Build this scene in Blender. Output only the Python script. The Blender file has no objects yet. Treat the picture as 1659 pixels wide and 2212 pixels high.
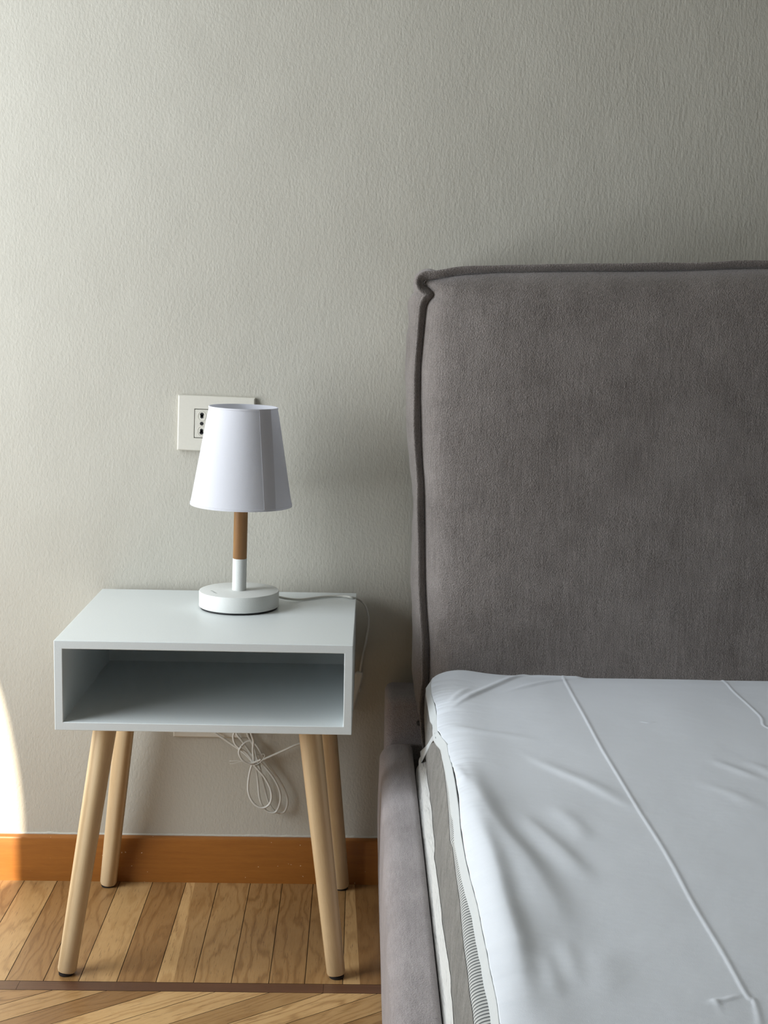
import bpy, bmesh, math, random
import numpy as np
from mathutils import Vector, Matrix
random.seed(7); rng = np.random.default_rng(7)
scn = bpy.context.scene
C = scn.collection
PI = math.pi

# ------------------------------------------------------------------ camera
F, YAW, PITCH, ROLL, CZ = 3127.5, 0.01676, 0.14581, 0.01898, 0.94295
def cam_axes():
    cy, sy, cp, sp = math.cos(YAW), math.sin(YAW), math.cos(PITCH), math.sin(PITCH)
    cr, sr = math.cos(ROLL), math.sin(ROLL)
    f = Vector((sy*cp, cy*cp, -sp)); r = Vector((cy, -sy, 0)); d = f.cross(r)
    return cr*r - sr*d, sr*r + cr*d, f
AR, AD, AF = cam_axes()
cam = bpy.data.cameras.new('camera'); camo = bpy.data.objects.new('camera', cam); C.objects.link(camo)
cam.sensor_fit = 'HORIZONTAL'; cam.sensor_width = 36; cam.lens = F*36/1659; cam.clip_start = .02
m = Matrix((AR, -AD, -AF)).transposed().to_4x4(); m.translation = Vector((0, 0, CZ))
camo.matrix_world = m
scn.camera = camo
def at(px, py, axis, val):
    """point on the plane axis=val that lies on the sight line of a photograph pixel"""
    d = AR*((px-829.5)/F) + AD*((py-1106)/F) + AF
    o = Vector((0, 0, CZ)); t = (val-o[axis])/d[axis]
    return o + d*t

# ------------------------------------------------------------------ light
WY = 2.256                      # wall behind the bed
LX = -1.30                      # wall with the window
WIN_Y0, WIN_Y1, WIN_Z0, WIN_Z1 = 0.50, 1.98, 0.35, 2.40
w = bpy.data.worlds.new('sky'); scn.world = w; w.use_nodes = True
bg = w.node_tree.nodes['Background']; bg.inputs[0].default_value = (.55, .72, 1, 1); bg.inputs[1].default_value = .6
def lamp(name, kind, loc, energy, color, **k):
    l = bpy.data.lights.new(name, kind); l.energy = energy; l.color = color
    for a, b in k.items(): setattr(l, a, b)
    o = bpy.data.objects.new(name, l); C.objects.link(o); o.location = loc; return o
win = lamp('window_daylight', 'AREA', (LX+.03, 1.44, (WIN_Z0+WIN_Z1)/2), 51, (.93, .975, 1.0),
           shape='RECTANGLE', size=WIN_Z1-WIN_Z0-.05, size_y=.98)
win.rotation_euler = (0, -PI/2, 0)
CX = LX+.09                     # plane of the unseen drape added at the window
K = 1.9
sun = lamp('sun', 'SUN', (-3, -3, 3), 11, (1, .86, .66), angle=math.radians(.6))
sd = Vector((1, K, -math.tan(math.radians(25))*math.hypot(1, K)))
sun.rotation_euler = sd.to_track_quat('-Z', 'Y').to_euler()
scn.view_settings.view_transform = 'Standard'; scn.view_settings.look = 'None'
scn.view_settings.exposure = 0.0; scn.view_settings.gamma = 1; scn.view_settings.use_curve_mapping = False

# ------------------------------------------------------------------ materials
class NT:
    def __init__(s, name):
        s.m = bpy.data.materials.new(name); s.m.use_nodes = True; s.t = s.m.node_tree
        s.b = s.t.nodes['Principled BSDF']
    def n(s, typ, ins=None, **k):
        x = s.t.nodes.new(typ)
        for a, b in k.items(): setattr(x, a, b)
        for a, b in (ins or {}).items():
            if hasattr(b, 'is_output'): s.t.links.new(b, x.inputs[a])
            else: x.inputs[a].default_value = b
        return x
    def set(s, **k):
        for a, b in k.items():
            a = a.replace('_', ' ')
            if hasattr(b, 'is_output'): s.t.links.new(b, s.b.inputs[a])
            else: s.b.inputs[a].default_value = b
    def obj(s): return s.n('ShaderNodeTexCoord').outputs['Object']
    def attr(s, name): return s.n('ShaderNodeAttribute', attribute_name=name)
    def map(s, v, scale=(1, 1, 1), rot=(0, 0, 0), loc=(0, 0, 0)):
        return s.n('ShaderNodeMapping', {'Vector': v, 'Scale': scale, 'Rotation': rot, 'Location': loc}).outputs[0]
    def noise(s, v, scale, detail=3, rough=.5, dist=0):
        return s.n('ShaderNodeTexNoise', {'Vector': v, 'Scale': scale, 'Detail': detail, 'Roughness': rough, 'Distortion': dist}).outputs['Fac']
    def math(s, op, a, b=0.0, c=None):
        ins = {0: a, 1: b}
        if c is not None: ins[2] = c
        return s.n('ShaderNodeMath', ins, operation=op).outputs[0]
    def ramp(s, f, stops):
        x = s.n('ShaderNodeValToRGB', {'Fac': f}); r = x.color_ramp
        while len(r.elements) < len(stops): r.elements.new(.5)
        for e, (p, c) in zip(r.elements, stops): e.position = p; e.color = (*c, 1)
        return x.outputs[0]
    def mix(s, f, a, b, mode='MIX'):
        x = s.n('ShaderNodeMix', data_type='RGBA', blend_type=mode)
        for i, v in ((0, f), (6, a), (7, b)):
            if hasattr(v, 'is_output'): s.t.links.new(v, x.inputs[i])
            else: x.inputs[i].default_value = v if not isinstance(v, tuple) or len(v) == 4 else (*v, 1)
        return x.outputs[2]
    def bump(s, h, dist, strength=1, prev=None):
        ins = {'Height': h, 'Distance': dist, 'Strength': strength}
        if prev is not None: ins['Normal'] = prev
        return s.n('ShaderNodeBump', ins).outputs[0]

def m_wall():
    a = NT('wall_paint'); o = a.obj()
    v = a.map(o, (1, 1, .62))
    n1 = a.noise(v, 330, 3, .55); n2 = a.noise(a.map(o, (1, 1, .2)), 240, 2, .6); n3 = a.noise(o, 9, 1.5, .5)
    xs_ = a.n('ShaderNodeSeparateXYZ', {0: o}).outputs[0]
    st = a.n('ShaderNodeMapRange', {'Value': xs_, 'From Min': -.2, 'From Max': .45}).outputs[0]
    h = a.math('ADD', a.math('MULTIPLY', n1, .8), a.math('MULTIPLY', n2, a.math('MULTIPLY_ADD', st, .5, .15)))
    a.set(Base_Color=a.mix(n3, (.485, .466, .405), (.515, .497, .435)), Roughness=.62, Normal=a.bump(h, .0015, .56, a.bump(n3, .005, .5)))
    return a.m
def m_plain(name, col, rough=.5, bump=0, scale=300, **k):
    a = NT(name); n = a.noise(a.obj(), scale, 2)
    a.set(Base_Color=a.mix(n, tuple(c*.97 for c in col), tuple(min(1, c*1.03) for c in col)), Roughness=rough, **k)
    if bump: a.set(Normal=a.bump(n, bump, .6))
    return a.m
def m_velvet(name, c1, c2, vert=True, sheen=.5):
    a = NT(name); o = a.obj()
    fine = a.noise(a.map(o, (1, 1, .55)), 900, 2, .6)
    streak = a.noise(a.map(o, (1, 1, .06) if vert else (1, .1, 1)), 420, 2, .6)
    speck = a.noise(o, 480, 1, .5)
    blot = a.noise(o, 11, 3, .6)
    f = a.math('ADD', a.math('MULTIPLY', fine, .55), a.math('ADD', a.math('MULTIPLY', streak, .3), a.math('MULTIPLY', blot, .35)))
    col = a.ramp(f, [(.42, c1), (.76, c2)])
    a.set(Base_Color=col, Roughness=.85, Normal=a.bump(a.math('ADD', fine, speck), .002, .65, a.bump(blot, .004, .35)))
    a.set(**{'Sheen Weight': sheen, 'Sheen Roughness': .35}); a.b.inputs['Sheen Tint'].default_value = (.9, .88, .9, 1)
    a.b.inputs['Specular IOR Level'].default_value = .15
    return a.m
def m_floor():
    a = NT('oak_parquet'); at_ = a.attr('grain'); v = at_.outputs['Vector']; tone = a.attr('tone').outputs['Fac']
    warp = a.noise(a.map(v, (15, 3.2, 1)), 1.6, 3, .45)
    amt = a.noise(a.n('ShaderNodeCombineXYZ', {0: a.n('ShaderNodeSeparateXYZ', {0: v}).outputs[2]}).outputs[0], 3.3, 0)
    sep = a.n('ShaderNodeSeparateXYZ', {0: v})
    ring = a.math('ADD', a.math('MULTIPLY', sep.outputs[0], a.math('MULTIPLY_ADD', tone, 60, 110)), a.math('MULTIPLY', warp, 17))
    rings = a.math('MULTIPLY_ADD', a.math('SINE', a.math('MULTIPLY', ring, 2.4)), .5, .5)
    fib = a.noise(a.map(v, (900, 45, 1)), 1, 3, .6)
    pores = a.noise(a.map(v, (500, 28, 1)), 1, 2, .7)
    f = a.math('ADD', a.math('MULTIPLY', a.math('POWER', rings, 3.0), a.math('MULTIPLY_ADD', amt, .5, -.02)), a.math('ADD', a.math('MULTIPLY', fib, .3), a.math('MULTIPLY', a.noise(v, 14, 3), .3)))
    light = a.ramp(f, [(.12, (.43, .275, .125)), (.45, (.32, .188, .076)), (.85, (.14, .068, .024))])
    tint = a.ramp(tone, [(0, (1.45, 1.5, 1.55)), (.3, (1, .97, .92)), (.7, (.72, .62, .52)), (1, (.42, .33, .25))])
    col = a.mix(1.0, light, tint, 'MULTIPLY')
    pm = a.math('LESS_THAN', pores, .36)
    col = a.mix(a.math('MULTIPLY', pm, .45), col, (.11, .055, .02))
    a.set(Base_Color=col, Roughness=a.math('MULTIPLY_ADD', fib, .15, .28), Normal=a.bump(f, .0005, .5))
    return a.m
def m_wood(name, cols, axis_scale, scale=1, rough=.5, ringf=220, warpamt=5, coat=0):
    a = NT(name); o = a.obj(); v = a.map(o, axis_scale)
    warp = a.noise(v, 6*scale, 3, .5)
    fib = a.noise(v, 160*scale, 3, .6)
    sep = a.n('ShaderNodeSeparateXYZ', {0: o})
    r = a.math('MULTIPLY_ADD', a.math('SINE', a.math('ADD', a.math('MULTIPLY', sep.outputs[0], ringf), a.math('MULTIPLY', warp, warpamt))), .5, .5)
    f = a.math('ADD', a.math('MULTIPLY', r, .45), a.math('ADD', a.math('MULTIPLY', fib, .3), a.math('MULTIPLY', warp, .35)))
    a.set(Base_Color=a.ramp(f, [(.15, cols[0]), (.5, cols[1]), (.9, cols[2])]), Roughness=rough, Normal=a.bump(fib, .0003, .4))
    if coat: a.set(**{'Coat Weight': coat, 'Coat Roughness': .25})
    return a.m
M = {}
M['wall'] = m_wall()
M['ceiling'] = m_plain('ceiling_paint', (.62, .60, .54), .8)
M['white'] = m_plain('white_lacquer', (.70, .745, .75), .36, .0002, 500)
M['lampwhite'] = m_plain('white_powder_coat', (.68, .70, .68), .55, .0003, 900)
M['plate'] = m_plain('ivory_plastic', (.66, .64, .57), .35)
M['black'] = m_plain('black_rubber', (.012, .012, .014), .6)
M['cord'] = m_plain('white_cord_plastic', (.68, .68, .64), .4)
M['floor'] = m_floor()
M['walnut'] = m_wood('walnut_strip', [(.19, .09, .048), (.135, .062, .032), (.075, .034, .018)], (.6, 8, 8), 1.2, .4, 4, 6)
M['pine'] = m_wood('pale_pine', [(.72, .57, .36), (.62, .46, .27), (.42, .28, .14)], (6, 6, .28), 1.3, .5, 420, 7)
M['beech'] = m_wood('stained_beech', [(.33, .17, .055), (.26, .125, .038), (.18, .08, .022)], (9, 9, .5), 1.5, .45, 300, 4)
def m_base():
    a = NT('baseboard_varnished_wood'); o = a.obj()
    v = a.map(o, (.5, 6, 7), rot=(0, .06, 0))
    n1 = a.noise(v, 22, 4, .6); n2 = a.noise(v, 160, 2, .6)
    f = a.math('ADD', a.math('MULTIPLY', n1, .6), a.math('MULTIPLY', n2, .35))
    col = a.ramp(f, [(.25, (.36, .138, .026)), (.7, (.26, .094, .018))])
    sp = a.noise(a.map(o, (1, 1, 1)), 190, 1, .4)
    gate = a.noise(o, 9, 1, .5)
    k = a.math('MULTIPLY', a.math('GREATER_THAN', sp, .765), a.math('GREATER_THAN', gate, .47))
    a.set(Base_Color=a.mix(a.math('MULTIPLY', k, .8), col, (.75, .62, .45)), Roughness=.33)
    return a.m
M['base'] = m_base()
M['velvet'] = m_velvet('taupe_velvet', (.125, .109, .100), (.29, .26, .245))
M['velvet_rail'] = m_velvet('taupe_velvet_rail', (.21, .187, .187), (.40, .365, .37), vert=False)
def m_sheet():
    a = NT('white_jersey'); o = a.obj()
    n = a.noise(o, 1500, 1, .5); n2 = a.noise(o, 18, 3)
    a.set(Base_Color=(.73, .775, .84, 1), Roughness=.55, Normal=a.bump(n, .0002, .5, a.bump(n2, .004, .35)))
    a.set(**{'Sheen Weight': .15}); a.b.inputs['Specular IOR Level'].default_value = .3
    return a.m
M['sheet'] = m_sheet()
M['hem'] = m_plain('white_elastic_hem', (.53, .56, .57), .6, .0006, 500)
def m_felt():
    a = NT('grey_felt'); o = a.obj(); n = a.noise(o, 330, 4, .75, .6); b = a.noise(o, 45, 3)
    f = a.math('ADD', a.math('MULTIPLY', n, .6), a.math('MULTIPLY', b, .4))
    a.set(Base_Color=a.ramp(f, [(.3, (.13, .13, .122)), (.7, (.32, .31, .29))]), Roughness=.95, Normal=a.bump(n, .003, .8))
    return a.m
M['felt'] = m_felt()
def m_stripe():
    a = NT('striped_ticking'); o = a.obj(); sep = a.n('ShaderNodeSeparateXYZ', {0: o})
    tw = a.math('SINE', a.math('ADD', a.math('MULTIPLY', sep.outputs[0], 5000), a.math('MULTIPLY', sep.outputs[2], 5000)))
    y = a.math('ADD', sep.outputs[1], a.math('MULTIPLY', tw, 0.00015))
    s = a.math('SINE', a.math('MULTIPLY', y, 2*PI/.0055))
    a.set(Base_Color=a.mix(a.math('GREATER_THAN', s, .45), (.52, .53, .52), (.085, .092, .097)), Roughness=.8, Normal=a.bump(s, .0008, .6))
    return a.m
M['stripe'] = m_stripe()
def m_rib():
    a = NT('white_ribbed_knit'); o = a.obj()
    n = a.noise(a.map(o, (1, .12, 1)), 500, 2); n2 = a.noise(a.map(o, (1, .35, 1)), 60, 3)
    a.set(Base_Color=(.56, .56, .545, 1), Roughness=.8, Normal=a.bump(n, .002, .8, a.bump(n2, .01, .7)))
    return a.m
M['rib'] = m_rib()
def m_shade(name, col, tr):
    a = NT(name); o = a.obj(); n = a.noise(o, 900, 2)
    a.set(Base_Color=(*col, 1), Roughness=.8, Normal=a.bump(n, .0003, .4))
    t = a.n('ShaderNodeBsdfTranslucent', {'Color': (*col, 1)})
    mx = a.n('ShaderNodeMixShader', {0: tr}); a.t.links.new(a.b.outputs[0], mx.inputs[1]); a.t.links.new(t.outputs[0], mx.inputs[2])
    a.t.links.new(mx.outputs[0], a.t.nodes['Material Output'].inputs[0]); return a.m
M['shade'] = m_shade('white_shade_fabric', (.80, .81, .86), .32)
M['shade_seam'] = m_shade('shade_fabric_doubled', (.68, .68, .73), .16)  # same fabric, colour greyed to stand in for less light coming through
M['glass_bulb'] = m_plain('opal_bulb', (.8, .8, .78), .2)
M['unseen_curtain'] = m_plain('linen_curtain', (.6, .59, .55), .8)
M['ink'] = m_plain('grey_print', (.22, .25, .25), .6)

# ------------------------------------------------------------------ mesh helpers
def tag(o, label=None, cat=None, group=None, kind=None):
    for k, v in (('label', label), ('category', cat), ('group', group), ('kind', kind)):
        if v: o[k] = v
    return o
def empty(name, loc=(0, 0, 0), rz=0):
    o = bpy.data.objects.new(name, None); C.objects.link(o); o.location = loc; o.rotation_euler = (0, 0, rz)
    o.empty_display_size = .05; return o
def fin(name, bm, mat, parent=None, smooth=True, autos=None):
    bmesh.ops.recalc_face_normals(bm, faces=bm.faces)
    me = bpy.data.meshes.new(name); bm.to_mesh(me); bm.free()
    for mt in (mat if isinstance(mat, list) else [mat]): me.materials.append(mt)
    for p in me.polygons: p.use_smooth = smooth
    if smooth and autos is not None: me.set_sharp_from_angle(angle=math.radians(autos))
    o = bpy.data.objects.new(name, me); C.objects.link(o); o.parent = parent; return o
def grid_obj(name, P, mat, parent=None, flip=False, thick=0, mats=None, wrap=False):
    """P: array (nu, nv, 3)"""
    nu, nv = P.shape[:2]
    idx = np.arange(nu*nv).reshape(nu, nv)
    a, b, c, d = idx[:-1, :-1], idx[1:, :-1], idx[1:, 1:], idx[:-1, 1:]
    f = np.stack([a, b, c, d] if not flip else [a, d, c, b], -1).reshape(-1, 4)
    me = bpy.data.meshes.new(name); me.from_pydata(P.reshape(-1, 3).tolist(), [], f.tolist())
    me.materials.append(mat)
    for p in me.polygons: p.use_smooth = True
    o = bpy.data.objects.new(name, me); C.objects.link(o); o.parent = parent
    if thick:
        s = o.modifiers.new('solid', 'SOLIDIFY'); s.thickness = thick; s.offset = -1
    return o
def box(bm, a, b):
    vs = [bm.verts.new((x, y, z)) for x in (a[0], b[0]) for y in (a[1], b[1]) for z in (a[2], b[2])]
    for q in ((0, 1, 3, 2), (4, 6, 7, 5), (0, 4, 5, 1), (2, 3, 7, 6), (0, 2, 6, 4), (1, 5, 7, 3)): bm.faces.new([vs[i] for i in q])
def bevel(o, wd, seg=2, ang=40):
    b = o.modifiers.new('bevel', 'BEVEL'); b.width = wd; b.segments = seg; b.limit_method = 'ANGLE'; b.angle_limit = math.radians(ang); return o
def lathe(bm, prof, n=64, c=(0, 0, 0), closed=False):
    rings = []
    for r, z in prof:
        if r < 1e-6: rings.append([bm.verts.new((c[0], c[1], c[2]+z))])
        else: rings.append([bm.verts.new((c[0]+r*math.cos(2*PI*i/n), c[1]+r*math.sin(2*PI*i/n), c[2]+z)) for i in range(n)])
    if closed: rings.append(rings[0])
    for A, B in zip(rings, rings[1:]):
        for i in range(n):
            j = (i+1) % n
            if len(A) == 1 and len(B) == 1: continue
            if len(A) == 1: bm.faces.new((A[0], B[i], B[j]))
            elif len(B) == 1: bm.faces.new((A[i], A[j], B[0]))
            else: bm.faces.new((A[i], A[j], B[j], B[i]))
def smooth_path(pts, n=8, closed=False):
    pts = [Vector(p) for p in pts]; out = []
    P = [pts[0]*2-pts[1]] + pts + [pts[-1]*2-pts[-2]]
    for i in range(1, len(P)-2):
        p0, p1, p2, p3 = P[i-1:i+3]
        for k in range(n):
            t = k/n
            out.append(.5*((2*p1)+(p2-p0)*t+(2*p0-5*p1+4*p2-p3)*t*t+(3*p1-p0-3*p2+p3)*t**3))
    out.append(pts[-1]); return out
def tube(bm, pts, r, n=10, sub=6):
    pts = smooth_path(pts, sub) if sub else [Vector(p) for p in pts]
    up = Vector((.3, .2, .93)); rings = []
    for i, p in enumerate(pts):
        t = (pts[min(i+1, len(pts)-1)]-pts[max(i-1, 0)]).normalized()
        up = (up - t*up.dot(t)).normalized(); s = t.cross(up)
        rings.append([bm.verts.new(p+up*r*math.cos(2*PI*k/n)+s*r*math.sin(2*PI*k/n)) for k in range(n)])
    for A, B in zip(rings, rings[1:]):
        for k in range(n): bm.faces.new((A[k], A[(k+1) % n], B[(k+1) % n], B[k]))
    bm.faces.new(rings[0]); bm.faces.new(rings[-1][::-1])
def wsmooth(a, b, x):
    t = np.clip((x-a)/(b-a), 0, 1); return t*t*(3-2*t)
def vnoise(x, y, seed, octaves=3):
    """smooth value noise, numpy"""
    out = 0; amp = 1; tot = 0
    for o in range(octaves):
        r = np.random.default_rng(seed+o).random((64, 64))
        xi = np.floor(x).astype(int); yi = np.floor(y).astype(int); fx = x-xi; fy = y-yi
        fx = fx*fx*(3-2*fx); fy = fy*fy*(3-2*fy)
        g = lambda i, j: r[i % 64, j % 64]
        out = out+amp*((g(xi, yi)*(1-fx)+g(xi+1, yi)*fx)*(1-fy)+(g(xi, yi+1)*(1-fx)+g(xi+1, yi+1)*fx)*fy)
        tot += amp; amp *= .5; x = x*2.03+5.1; y = y*2.03+1.7
    return out/tot-.5

# ------------------------------------------------------------------ setting
BBT0 = 0.0
RX, FY, CEIL = 3.6, -2.9, 2.8
def quadwall(name, a, b, mat=None):
    bm = bmesh.new(); box(bm, a, b); o = fin(name, bm, mat or M['wall'], smooth=False); return tag(o, kind='structure')
quadwall('wall_back', (LX-.1, WY, -.05), (RX+.1, WY+.1, CEIL))
quadwall('wall_right', (RX, FY, -.05), (RX+.1, WY, CEIL))
quadwall('wall_front', (LX-.1, FY-.1, -.05), (RX+.1, FY, CEIL))
quadwall('ceiling', (LX-.1, FY-.1, CEIL), (RX+.1, WY+.1, CEIL+.1), M['ceiling'])
bm = bmesh.new()
box(bm, (LX-.1, FY, -.05), (LX, WIN_Y0, CEIL)); box(bm, (LX-.1, WIN_Y1, -.05), (LX, WY, CEIL))
box(bm, (LX-.1, WIN_Y0, WIN_Z1), (LX, WIN_Y1, CEIL)); box(bm, (LX-.1, WIN_Y0, -.05), (LX, WIN_Y1, WIN_Z0))
tag(fin('wall_left', bm, M['wall'], smooth=False), kind='structure')
bm = bmesh.new()
for (y0, y1) in ((WIN_Y0, WIN_Y0+.05), (WIN_Y1-.05, WIN_Y1)): box(bm, (LX-.09, y0-.0, WIN_Z0), (LX-.03, y1, WIN_Z1))
box(bm, (LX-.09, WIN_Y0, WIN_Z0), (LX-.03, WIN_Y1, WIN_Z0+.05)); box(bm, (LX-.09, WIN_Y0, WIN_Z1-.05), (LX-.03, WIN_Y1, WIN_Z1))
tag(fin('window_1', bm, M['lampwhite'], smooth=False), kind='structure')

# drape added out of view, its edge cut to shape the sun patch
zd = .672*1.0*math.tan(math.radians(25))*math.hypot(1, K)
ez = [(-1, -.5376), (.10, -.5376), (.15, -.541), (.2, -.549), (.25, -.560), (.2837, -.571), (.35, -.60), (.5, -.66), (.8, -.72), (1.6, -.74)]
zc_ = np.linspace(.03, 2.5, 90); ye = WY-BBT0-K*(np.interp(zc_-zd, [e[0] for e in ez], [e[1] for e in ez])-CX)
yt = np.linspace(0, 1, 60); P = np.zeros((60, 90, 3))
for i, t in enumerate(yt):
    P[i, :, 1] = .44+(ye-.44)*t; P[i, :, 2] = zc_; P[i, :, 0] = CX+.012*math.sin(t*38)*(1-t**6)
cu = grid_obj('unseen_curtain', P, M['unseen_curtain'], thick=.0015)
tag(cu, 'plain light drape added out of view at the left window to shape the sun patch', 'unseen_curtain')

# baseboard along the back wall
BBH, BBT = .075, .013
bm = bmesh.new()
pr = [(0, 0), (-BBT, 0), (-BBT, BBH-.005), (-BBT+.0015, BBH-.0018), (-BBT+.005, BBH), (0, BBH)]
xs = np.linspace(LX, RX, 40)
rows = [[bm.verts.new((x, WY+p[0], p[1])) for p in pr] for x in xs]
for A, B in zip(rows, rows[1:]):
    for i in range(len(pr)): j = (i+1) % len(pr); bm.faces.new((A[i], A[j], B[j], B[i]))
bm.faces.new(rows[0]); bm.faces.new(rows[-1][::-1])
tag(fin('baseboard_back', bm, M['base'], autos=30), kind='structure')
# ragged paint line where the wall meets the baseboard
bm = bmesh.new(); top = []; 
xs = np.arange(LX, RX, .003)
hh = .0016+.0022*np.abs(vnoise(xs*55, xs*0+3, 11, 3))*2
for x, h in zip(xs, hh):
    top.append((bm.verts.new((x, WY+.001, BBH-.001)), bm.verts.new((x, WY-.0022, BBH-.001)), bm.verts.new((x, WY-.0018, BBH+h)), bm.verts.new((x, WY+.001, BBH+h+.001))))
for A, B in zip(top, top[1:]):
    for i in range(3): bm.faces.new((A[i], A[i+1], B[i+1], B[i]))
tag(fin('trim_1', bm, M['wall']), kind='structure')

# floor: dark bed, boards as a patterned mesh
Y_B = WY                      # border boards run from the wall ...
ST1, ST0 = 1.896, 1.870       # ... to the walnut strip
GAP = .0005
def clip(poly, n, d):         # keep n.p <= d
    out = []
    for i in range(len(poly)):
        a, b = poly[i], poly[(i+1) % len(poly)]; da, db = a.dot(n)-d, b.dot(n)-d
        if da <= 0: out.append(a)
        if da*db < 0: out.append(a+(b-a)*(da/(da-db)))
    return out
fverts, ffaces, fgr, ftone, fmat = [], [], [], [], []
def board(poly, origin, along, tone, mi=0):
    if len(poly) < 3: return
    off = Vector((random.random()*30, random.random()*30)); ac = Vector((along.y, -along.x))
    k = len(fverts)
    for p in poly:
        fverts.append((p.x, p.y, 0.0)); q = p-origin
        fgr.append((q.dot(ac)+off.x, q.dot(along)+off.y, off.x)); ftone.append(tone)
    ffaces.append(list(range(k, k+len(poly)))); fmat.append(mi)
XB = [-.5339, -.4806, -.428, -.3792, -.3265, -.2722, -.2202, -.1681, -.116, -.0661, -.0132, .0413]
xl = [XB[0]-.0525*i for i in range(19, 0, -1)] + XB + [XB[-1]+.0525*i for i in range(1, 72)]
tones = {-1: .4, 0: .22, 1: .62, 2: .5, 3: .18, 4: .64, 5: .4, 6: .3, 7: .4, 8: .5, 9: .42, 10: .7, 11: .92}  # board tones; the last two are darkened to paint in shade by the bed
for i, (a, b) in enumerate(zip(xl, xl[1:])):
    a = max(a, LX); b = min(b, RX)
    if b <= a: continue
    poly = [Vector(v) for v in ((a+GAP, ST1+GAP), (b-GAP, ST1+GAP), (b-GAP, Y_B), (a+GAP, Y_B))]
    k = i-19
    t = tones.get(k, random.random())
    if k in (5, 10):   # two-toned boards with pale sapwood edge
        e = a+.014
        board([Vector((a+GAP, ST1+GAP)), Vector((e+.01, ST1+GAP)), Vector((e, Y_B)), Vector((a+GAP, Y_B))], Vector((a, 0)), Vector((0, 1)), .05)
        board([Vector((e+.01, ST1+GAP)), Vector((b-GAP, ST1+GAP)), Vector((b-GAP, Y_B)), Vector((e, Y_B))], Vector((a, 0)), Vector((0, 1)), t)
    else: board(poly, Vector((a, 0)), Vector((0, 1)), t)
# walnut strip in lengths
x = LX
for L in [.42]*14:
    board([Vector((x+GAP, ST0+GAP)), Vector((min(x+L, RX), ST0+GAP)), Vector((min(x+L, RX), ST1-GAP)), Vector((x+GAP, ST1-GAP))], Vector((x, 0)), Vector((1, 0)), .5, 1); x += L
    if x > RX: break
# slanting boards in front of the strip
ang = math.radians(35.5); al = Vector((math.cos(ang), math.sin(ang))); ac = Vector((-al.y, al.x))
PWD = .043
for i in range(-150, 90):
    s0 = -1.2+random.random()*.3
    c0 = i*PWD+.9
    l = -6.5+random.random()*.7
    while l < 6.5:
        L = 1.4
        o = al*l+ac*c0
        poly = [o+ac*GAP+al*GAP, o+al*(L-GAP)+ac*GAP, o+al*(L-GAP)+ac*(PWD-GAP), o+ac*(PWD-GAP)+al*GAP]
        for n, d in ((Vector((0, 1)), ST0-GAP), (Vector((0, -1)), -FY), (Vector((1, 0)), RX), (Vector((-1, 0)), -LX)):
            poly = clip(poly, n, d) if len(poly) > 2 else []
        if len(poly) > 2: board(poly, o, al, random.choice((0, .05, .2, .3, .35, .5, .6, .75)))
        l += L
me = bpy.data.meshes.new('floor')
nb = len(fverts)
fverts += [(LX, FY, -.0012), (RX, FY, -.0012), (RX, WY, -.0012), (LX, WY, -.0012), (LX, FY, -.05), (RX, FY, -.05), (RX, WY, -.05), (LX, WY, -.05)]
ffaces += [[nb, nb+1, nb+2, nb+3], [nb+7, nb+6, nb+5, nb+4]]+[[nb+i, nb+4+i, nb+4+(i+1) % 4, nb+(i+1) % 4] for i in range(4)]
fmat += [2]*6; fgr += [(0, 0, 0)]*8; ftone += [.5]*8
me.from_pydata(fverts, [], ffaces)
for k in ('floor', 'walnut', 'black'): me.materials.append(M[k])
me.polygons.foreach_set('material_index', fmat)
A = me.attributes.new('grain', 'FLOAT_VECTOR', 'POINT'); A.data.foreach_set('vector', np.array(fgr, dtype=np.float32).ravel())
A = me.attributes.new('tone', 'FLOAT', 'POINT'); A.data.foreach_set('value', np.array(ftone, dtype=np.float32))
fo = bpy.data.objects.new('floor', me); C.objects.link(fo); tag(fo, kind='structure')

# ------------------------------------------------------------------ nightstand
BW, BD, BH, BZ = .40, .3487, .124, .3603
NS_ROT = -.00878
corner = Vector((-.40629, 1.89327, 0))
ns = empty('nightstand', (corner.x, corner.y, 0), NS_ROT)
tag(ns, 'small white open-fronted nightstand on four splayed pale wooden legs, left of the bed', 'nightstand')
def NS(p):    # world -> nightstand local
    q = Vector(p)-Vector((corner.x, corner.y, 0)); return Matrix.Rotation(-NS_ROT, 3, 'Z') @ q
T = .0115
bm = bmesh.new()
def ring(y, x0, x1, z0, z1): return [bm.verts.new(v) for v in ((x0, y, z0), (x1, y, z0), (x1, y, z1), (x0, y, z1))]
z0, z1 = BZ, BZ+BH
oF = ring(0, 0, BW, z0, z1); oB = ring(BD, 0, BW, z0, z1)
iF = ring(0, T, BW-T, z0+T, z1-T); iB = ring(BD-.012, T, BW-T, z0+T, z1-T)
for i in range(4):
    j = (i+1) % 4
    bm.faces.new((oF[i], oF[j], iF[j], iF[i])); bm.faces.new((oF[i], oB[i], oB[j], oF[j])); bm.faces.new((iF[i], iF[j], iB[j], iB[i]))
bm.faces.new(oB); bm.faces.new(iB)
bevel(fin('cabinet_body', bm, M['white'], ns, smooth=False), .0009, 2)
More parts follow.
